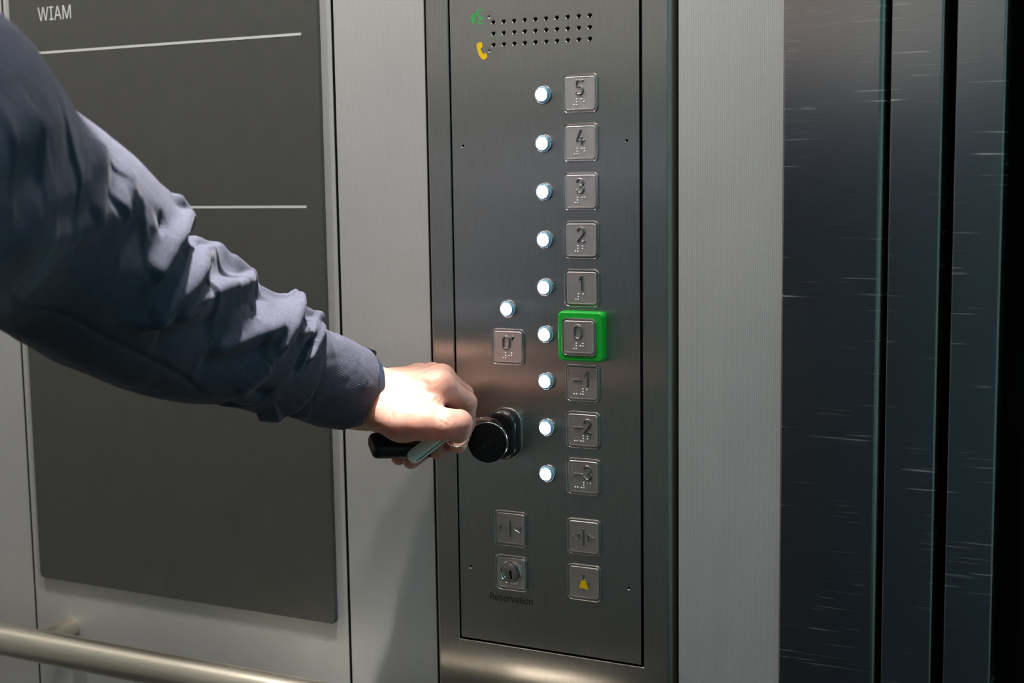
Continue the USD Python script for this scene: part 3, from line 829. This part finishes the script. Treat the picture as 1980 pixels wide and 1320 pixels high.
HAND = {
 'fore':(-0.2314,-0.1626,1.0654,0.0306),
 'wr0':(-0.2133,-0.1056,1.0399,0.0296),
 'wr1':(-0.1894,-0.0968,1.0389,0.0296),
 'heel':(-0.2028,-0.0747,1.0186,0.0235),
 'im0':(-0.1757,-0.1094,1.0351,0.0163),
 'im1':(-0.1247,-0.0864,1.0527,0.0153),
 'mm0':(-0.1842,-0.0957,1.0435,0.0163),
 'mm1':(-0.1316,-0.0689,1.0575,0.0133),
 'rm0':(-0.1952,-0.0781,1.0481,0.0153),
 'rm1':(-0.1511,-0.0541,1.0572,0.0122),
 'pm0':(-0.2034,-0.0652,1.0492,0.0143),
 'pm1':(-0.1721,-0.0449,1.0549,0.0117),
 'ip':(-0.1108,-0.0538,1.0307,0.0110),
 'id':(-0.1119,-0.0517,1.0082,0.0092),
 'it':(-0.1089,-0.0753,0.9893,0.0089),
 'mp':(-0.1243,-0.0352,1.0354,0.0107),
 'md':(-0.1284,-0.0339,0.9928,0.0092),
 'mt':(-0.1329,-0.0774,0.9812,0.0087),
 'rp':(-0.1409,-0.0239,1.0317,0.0107),
 'rd':(-0.1539,-0.0369,0.9847,0.0092),
 'rt':(-0.1627,-0.0831,0.9699,0.0090),
 'pp':(-0.1633,-0.0191,1.0268,0.0097),
 'pd':(-0.1764,-0.0374,0.9831,0.0082),
 'pt':(-0.1793,-0.0802,0.9708,0.0078),
 't0':(-0.1749,-0.1180,1.0272,0.0214),
 'tm':(-0.1502,-0.1176,1.0196,0.0209),
 't1':(-0.1243,-0.1155,1.0200,0.0189),
 't2':(-0.1049,-0.1092,1.0171,0.0163),
 't3':(-0.0933,-0.0997,1.0179,0.0128),
 't4':(-0.0954,-0.0997,1.0092,0.0128),
 'w0':(-0.1402,-0.1061,1.0330,0.0173),
 'w1':(-0.1237,-0.0992,1.0373,0.0112),
}
H = {k: np.array(v) for k, v in HAND.items()}
palm_chain = [('fore', 'wr0', .01), ('wr0', 'wr1', .02), ('wr0', 'heel', .015), ('im0', 'im1', .012), ('mm0', 'mm1', .010), ('rm0', 'rm1', .010), ('pm0', 'pm1', .010),
              ('t0', 'tm', .012), ('tm', 't1', .010), ('w0', 'w1', .012)]
fingers = [[('im1', 'ip'), ('ip', 'id'), ('id', 'it')], [('mm1', 'mp'), ('mp', 'md'), ('md', 'mt')], [('rm1', 'rp'), ('rp', 'rd'), ('rd', 'rt')], [('pm1', 'pp'), ('pp', 'pd'), ('pd', 'pt')],
           [('t1', 't2'), ('t2', 't3'), ('t3', 't4')]]


CREASES = [
    ([(-0.1124, -0.1021, 1.0413), (-0.1024, -0.1068, 1.0338), (-0.0935, -0.1078, 1.0310)], 0.00110, 0.00130),
    ([(-0.1126, -0.1078, 1.0382), (-0.0987, -0.1175, 1.0308), (-0.0920, -0.1164, 1.0256)], 0.00080, 0.00100),
    ([(-0.1108, -0.1176, 1.0362), (-0.0988, -0.1221, 1.0269), (-0.0926, -0.1199, 1.0221)], 0.00070, 0.00090),
    ([(-0.1108, -0.1247, 1.0329), (-0.1011, -0.1252, 1.0234), (-0.0933, -0.1219, 1.0185)], 0.00060, 0.00090),
    ([(-0.1151, -0.1071, 1.0418), (-0.1148, -0.1178, 1.0384)], 0.00060, 0.00090),
    ([(-0.1140, -0.1030, 1.0441), (-0.1160, -0.1094, 1.0409), (-0.1204, -0.1139, 1.0416)], 0.00050, 0.00080),
    ([(-0.0960, -0.1165, 1.0297), (-0.0884, -0.1115, 1.0253)], 0.00040, 0.00070),
    ([(-0.0935, -0.1179, 1.0263), (-0.0855, -0.1104, 1.0222)], 0.00040, 0.00070),
    ([(-0.1624, -0.1328, 1.0397), (-0.1528, -0.1366, 1.0340), (-0.1473, -0.1399, 1.0263)], 0.00070, 0.00110),
    ([(-0.1600, -0.1294, 1.0423), (-0.1480, -0.1347, 1.0356)], 0.00050, 0.00090),
    ([(-0.1347, -0.1212, 1.0440), (-0.1296, -0.1118, 1.0477)], -0.00080, 0.00300),
    ([(-0.1073, -0.0650, 1.0484), (-0.1036, -0.0588, 1.0413)], 0.00030, 0.00080),
    ([(-0.1175, -0.0413, 1.0478), (-0.1138, -0.0357, 1.0407)], 0.00030, 0.00080),
    ([(-0.1068, -0.0690, 1.0301), (-0.1011, -0.0612, 1.0341)], 0.00070, 0.00100),
    ([(-0.1744, -0.0744, 1.0651), (-0.1252, -0.1025, 1.0598)], -0.00080, 0.00350),
    ([(-0.1611, -0.1066, 1.0577), (-0.1215, -0.1046, 1.0534)], -0.00070, 0.00350),
    ([(-0.1648, -0.0948, 1.0631), (-0.1276, -0.1047, 1.0560)], 0.00060, 0.00300),
    ([(-0.0980, -0.1242, 1.0117), (-0.1012, -0.1186, 1.0031)], 0.00040, 0.00090),
    ([(-0.1013, -0.1256, 1.0126), (-0.1048, -0.1188, 1.0027)], 0.00030, 0.00080),
]


def hand_sdf(p):
    d = None
    for a, b, k in palm_chain:
        q = bone(p, H[a], H[b]); d = q if d is None else smin(d, q, k)
    fs = []
    for fi in fingers:
        e = None
        for a, b in fi:
            q = bone(p, H[a], H[b]); e = q if e is None else smin(e, q, 0.004)
        fs.append((e, H[fi[0][0]]))
    for e, root in fs:
        near = np.clip(1 - (np.linalg.norm(p - root[:3], axis=-1) - 0.012) / 0.020, 0, 1)
        k = 0.0015 + 0.009 * near
        d = smin(d, e, k)
    d = d + 0.0006 * (meshkit.fbm(p * 130, 3, 3) - 0.5)
    near = np.abs(d) < 0.004
    q = p[near]; e = np.zeros(len(q))
    for line, amp, wid in CREASES:
        line = np.array(line); m = np.full(len(q), 1e9)
        for a, b in zip(line[:-1], line[1:]):
            m = np.minimum(m, bone(q, (*a, 0.0), (*b, 0.0)))
        e += amp * np.exp(-(m / wid) ** 2)
    d[near] += e
    return d


pts = np.array([v for v in HAND.values()])
hand = surface_net(hand_sdf, pts[:, :3].min(0) - 0.036, pts[:, :3].max(0) + 0.036, 0.0012)
relax(hand, 5)
# head, neck and the hidden trunk (outside the picture) belong to the same body
hx, hy = -0.06, -1.04
body_bones = [((-0.10, -1.02, 0.95, .10), (-0.10, -1.02, 1.28, .10), .05), ((-0.10, -1.02, 1.34, .06), (-0.09, -1.03, 1.50, .056), .05), ((hx - .005, hy, 1.66, .088), (hx - .03, hy, 1.67, .092), .02), ((hx + .025, hy, 1.58, .055), (hx - .01, hy, 1.63, .078), .03),
              ((hx + .09, hy, 1.62, .012), (hx + .075, hy, 1.655, .008), .012), ((hx - .02, hy - .09, 1.62, .012), (hx - .025, hy - .092, 1.65, .018), .01), ((hx - .02, hy + .09, 1.62, .012), (hx - .025, hy + .092, 1.65, .018), .01),
              ((hx + .068, hy - .022, 1.577, .007), (hx + .068, hy + .022, 1.577, .007), .012),
              ((-0.11, -1.0, 1.33, .065), (-0.165, -0.72, 1.325, .055), .03), ((-0.165, -0.72, 1.325, .055), (-0.17, -0.70, 1.31, .055), .02), ((-0.17, -0.70, 1.31, .055), (-0.222, -0.42, 1.17, .046), .02), ((-0.222, -0.42, 1.17, .046), (-0.2285, -0.175, 1.0715, .0305), .02)]
torso = surface_net(bones_sdf([tuple(map(np.array, (a, b))) + (k,) for a, b, k in body_bones]), np.array((-0.40, -1.35, 0.78)), np.array((0.20, -0.12, 1.82)), 0.009)
both = [m3.Manifold(m3.Mesh(np.asarray(q.vertices, np.float32), np.asarray(q.faces, np.uint32))) for q in (hand, torso)]
joined = cat_([both[0] + both[1]]) if all(q.status() == m3.Error.NoError for q in both) else cat_([hand, torso])
obj('body', moved(joined, -PO), M_SKIN, person, smooth=True)


def coarse(name, bones, lo, hi, mat, h=0.012):
    m = surface_net(bones_sdf([(np.array(a), np.array(b), k) for a, b, k in bones]), np.array(lo), np.array(hi), h)
    obj(name, moved(m, -PO), mat, person, smooth=True)


coarse('sweatshirt', [((-0.10, -1.02, 0.92, .155), (-0.10, -1.02, 1.22, .165), .08), ((-0.10, -0.92, 1.24, .115), (-0.11, -1.12, 1.24, .115), .08), ((-0.152, -0.785, 1.352, .112), (-0.11, -1.02, 1.33, .115), .05), ((-0.10, -0.99, 1.36, .08), (-0.097, -1.03, 1.425, .070), .03),
                     ((-0.10, -1.02, 1.36, .085), (-0.10, -1.24, 1.36, .068), .06), ((-0.10, -1.25, 1.35, .065), (-0.08, -1.29, 1.08, .055), .04), ((-0.08, -1.29, 1.08, .055), (0.02, -1.27, 0.84, .045), .03)],
       (-0.42, -1.46, 0.70), (0.22, -0.62, 1.58), M_CLOTH)
coarse('trousers', [((-0.10, -0.95, 0.86, .11), (-0.10, -0.93, 0.48, .082), .05), ((-0.10, -0.93, 0.48, .082), (-0.11, -0.92, 0.07, .062), .03), ((-0.10, -1.10, 0.86, .11), (-0.10, -1.12, 0.48, .082), .05), ((-0.10, -1.12, 0.48, .082), (-0.11, -1.13, 0.07, .062), .03)],
       (-0.30, -1.30, 0.0), (0.12, -0.75, 1.02), M_TROUSERS)
for y in (-0.92, -1.13):
    coarse('shoe', [((-0.14, y, 0.045, .042), (0.04, y, 0.035, .033), .03), ((0.04, y, 0.035, .033), (0.08, y - 0.005, 0.032, .030), .02)], (-0.22, y - 0.08, 0.0), (0.15, y + 0.08, 0.12), M_SHOE)
coarse('hair', [((hx - .03, hy, 1.685, .097), (hx - .01, hy, 1.705, .088), .03)], (hx - .18, hy - .14, 1.60), (hx + .12, hy + .14, 1.84), M_HAIR, 0.008)

# ------------------------------------------------------------------ watch at the cuff
wc = np.array(CUFF_C[-1]); wa = unit(CUFF_A[-1]); wt = unit(np.array(CUFF_C[-1]) - np.array(CUFF_C[-3])); wt = unit(wt - wa * (wt @ wa)); wn = np.cross(wt, wa); wn = wn * np.sign(wn @ np.array([0.45, -0.88, 0.1]))
t = thing('smartwatch', 'dark smartwatch with a blue rubber strap peeking out at the sweatshirt cuff', 'watch', tuple(wc))
WR = 0.0392
loops = []
for rad, off in ((WR - 0.0025, 0.0085), (WR - 0.0002, 0.0088), (WR, 0.0078), (WR + 0.0002, -0.004), (WR - 0.0022, -0.004)):
    a = np.arange(72) * 2 * np.pi / 72
    loops.append(wt * off + rad * (np.cos(a)[:, None] * wa + 0.92 * np.sin(a)[:, None] * wn) * 1.0)
obj('strap', loft(loops + [loops[0]], False, False), M_STRAP, t, smooth=50)
cs_ = rounded_box(0.034, 0.030, 0.010, 0.0035)
cs_.apply_transform(frame_matrix(wn, wt, wa, wa * (WR + 0.001) - wt * 0.006 - wn * 0.012))
obj('case', cs_, M_SCREEN, t, smooth=40)

# ------------------------------------------------------------------ things in the hand
def placed(name, label, cat, x, y, z, o):
    t = thing(name, label, cat, tuple(o))
    return t, frame_matrix(unit(x), unit(y), unit(z), (0, 0, 0))


def put(mesh, T):
    m = mesh.copy(); m.apply_transform(T)
    return m


# car key: local x along its length, y toward the open side, z its broad face
t, T = placed('car_key', 'black plastic car key fob held in the fist', 'car key', (0.7100,0.7025,-0.0490), (0.6576,-0.6863,-0.3106), (0.2518,-0.1884,0.9493), (-0.1640,-0.0885,0.9880))


def zloft(w, d, r, prof, n=8):
    return loft([np.column_stack([rr_loop(w - 2 * i, d - 2 * i, max(r - i, 0.0004), n), np.full(4 * (n + 1), z)]) for i, z in prof], True, True)


obj('lower_shell', put(zloft(0.078, 0.036, 0.008, [(0.0035, -0.0075), (0.0012, -0.0068), (0.0003, -0.0050), (0, -0.0010), (0.0006, 0.0)]), T), M_BLACK, t, smooth=40)
obj('upper_shell', put(zloft(0.078, 0.036, 0.008, [(0.0006, 0.0002), (0, 0.0010), (0.0006, 0.0040), (0.0022, 0.0062), (0.0034, 0.0070), (0.0060, 0.0074)]), T), M_BLACK, t, smooth=40)
kr = trimesh.creation.box((0.0022, 0.006, 0.0045)); kr.apply_translation((-0.0374, 0.0085, 0.002))
obj('blade_slot', put(kr, T), M_CHROME, t, label='small bright metal edge at the end of the key')

# folding knife: local x along its length from the free end, y across, z = pale face
t, T = placed('pocket_knife', 'small pale folding pocket knife on the key ring below the thumb', 'pocket knife', (0.6375,0.5186,0.5698), np.cross((0.0097,-0.7449,0.6671), (0.6375,0.5186,0.5698)), (0.0097,-0.7449,0.6671), (-0.1502,-0.1064,0.9759))


def stadium(L, wd, prof, n=10):
    out = []
    for i, z in prof:
        p = rr_loop(L - 2 * i, wd - 2 * i, (wd - 2 * i) / 2 - 0.00005, n); p[:, 0] += L / 2
        out.append(np.column_stack([p, np.full(len(p), z)]))
    return loft(out, True, True)


obj('front_scale', put(stadium(0.055, 0.0145, [(0.0002, 0.0014), (0, 0.0018), (0.0004, 0.0038), (0.0014, 0.0046)]), T), M_KNIFE, t, smooth=40)
obj('rear_scale', put(stadium(0.055, 0.0145, [(0.0014, -0.0046), (0.0004, -0.0038), (0, -0.0018), (0.0002, -0.0014)]), T), M_KNIFE, t, smooth=40)
for q, z in enumerate((-0.0011, 0.0008)):
    obj('liner', put(stadium(0.0556, 0.0151, [(0, z), (0, z + 0.0005)]), T), M_CHROME, t)
obj('blade', put(stadium(0.0535, 0.0137, [(0, -0.0004), (0, 0.0006)]), T), M_BEZEL, t)
lg = LineString([(0.006, -0.0030), (0.006, -0.0004), (0.0095, -0.0004)]).buffer(0.0003)
lm = trimesh.creation.extrude_polygon(lg, 0.0001, engine='earcut'); lm.apply_translation((0, 0, 0.0046))
obj('toothpick_slot', put(lm, T), plain('pale_groove', (0.30, 0.38, 0.37), 0.4), t)

# key ring
t, T = placed('key_ring', 'thin steel key ring under the thumb tip', 'key ring', (0.9100,0.4145,-0.0036), (-0.0863,0.1980,0.9764), (0.4054,-0.8882,0.2160), (-0.1074,-0.0809,1.0013))
a = np.linspace(0, 4 * np.pi, 120)
obj('coil', put(tube(np.column_stack([0.0128 * np.cos(a), 0.0128 * np.sin(a), 0.0011 * (a / (4 * np.pi) - 0.5)]), 0.00065, 8), T), M_CHROME, t, smooth=True)

# round key tag
t, T = placed('key_tag', 'round black key tag with a steel rim held against the reader', 'key tag', (0.9660, 0.2581, -0.0165), (0.0181, -0.0038, 0.9998), (0.2580, -0.9661, -0.0084), (-0.0911, -0.0436, 0.9877))


def zlathe(prof, n=64, cap0=True, cap1=True):
    a = np.arange(n) * 2 * np.pi / n
    return loft([np.column_stack([r * np.cos(a), r * np.sin(a), np.full(n, z)]) for r, z in prof], cap0, cap1)


obj('disc', put(zlathe([(0.0212, -0.0010), (0.0214, 0.0), (0.0214, 0.0016), (0.0210, 0.0024), (0.0202, 0.0027)]), T), M_MATT, t, smooth=40)
obj('rim', put(zlathe([(0.0205, -0.0042), (0.0216, -0.0040), (0.0219, -0.0034), (0.0219, -0.0004), (0.0214, 0.0002), (0.0210, 0.0002)], 64, True, True), T), M_CHROME, t, smooth=40, label='polished steel rim')
lug = Point(-0.0035, 0.0035).buffer(0.0236, 48).difference(Point(-0.0052, 0.0016).buffer(0.0218, 48)).buffer(-0.0002).buffer(0.0002)
lm = cat_([trimesh.creation.extrude_polygon(q, 0.0018, engine='earcut') for q in getattr(lug, 'geoms', [lug])]); lm.apply_translation((0, 0, -0.0032))
obj('lug', put(lm, T), M_CHROME, t, label='crescent steel loop')
tm = meshkit.text_mesh('0007', 0.0040, 0.0001)
tm.apply_translation(-tm.bounds.mean(0)); tm.apply_transform(trimesh.transformations.rotation_matrix(math.radians(42), (0, 0, 1))); tm.apply_translation((-0.0005, -0.001, 0.00275))
obj('lettering', put(tm, T), M_GREYINK, t, label='faint grey number')
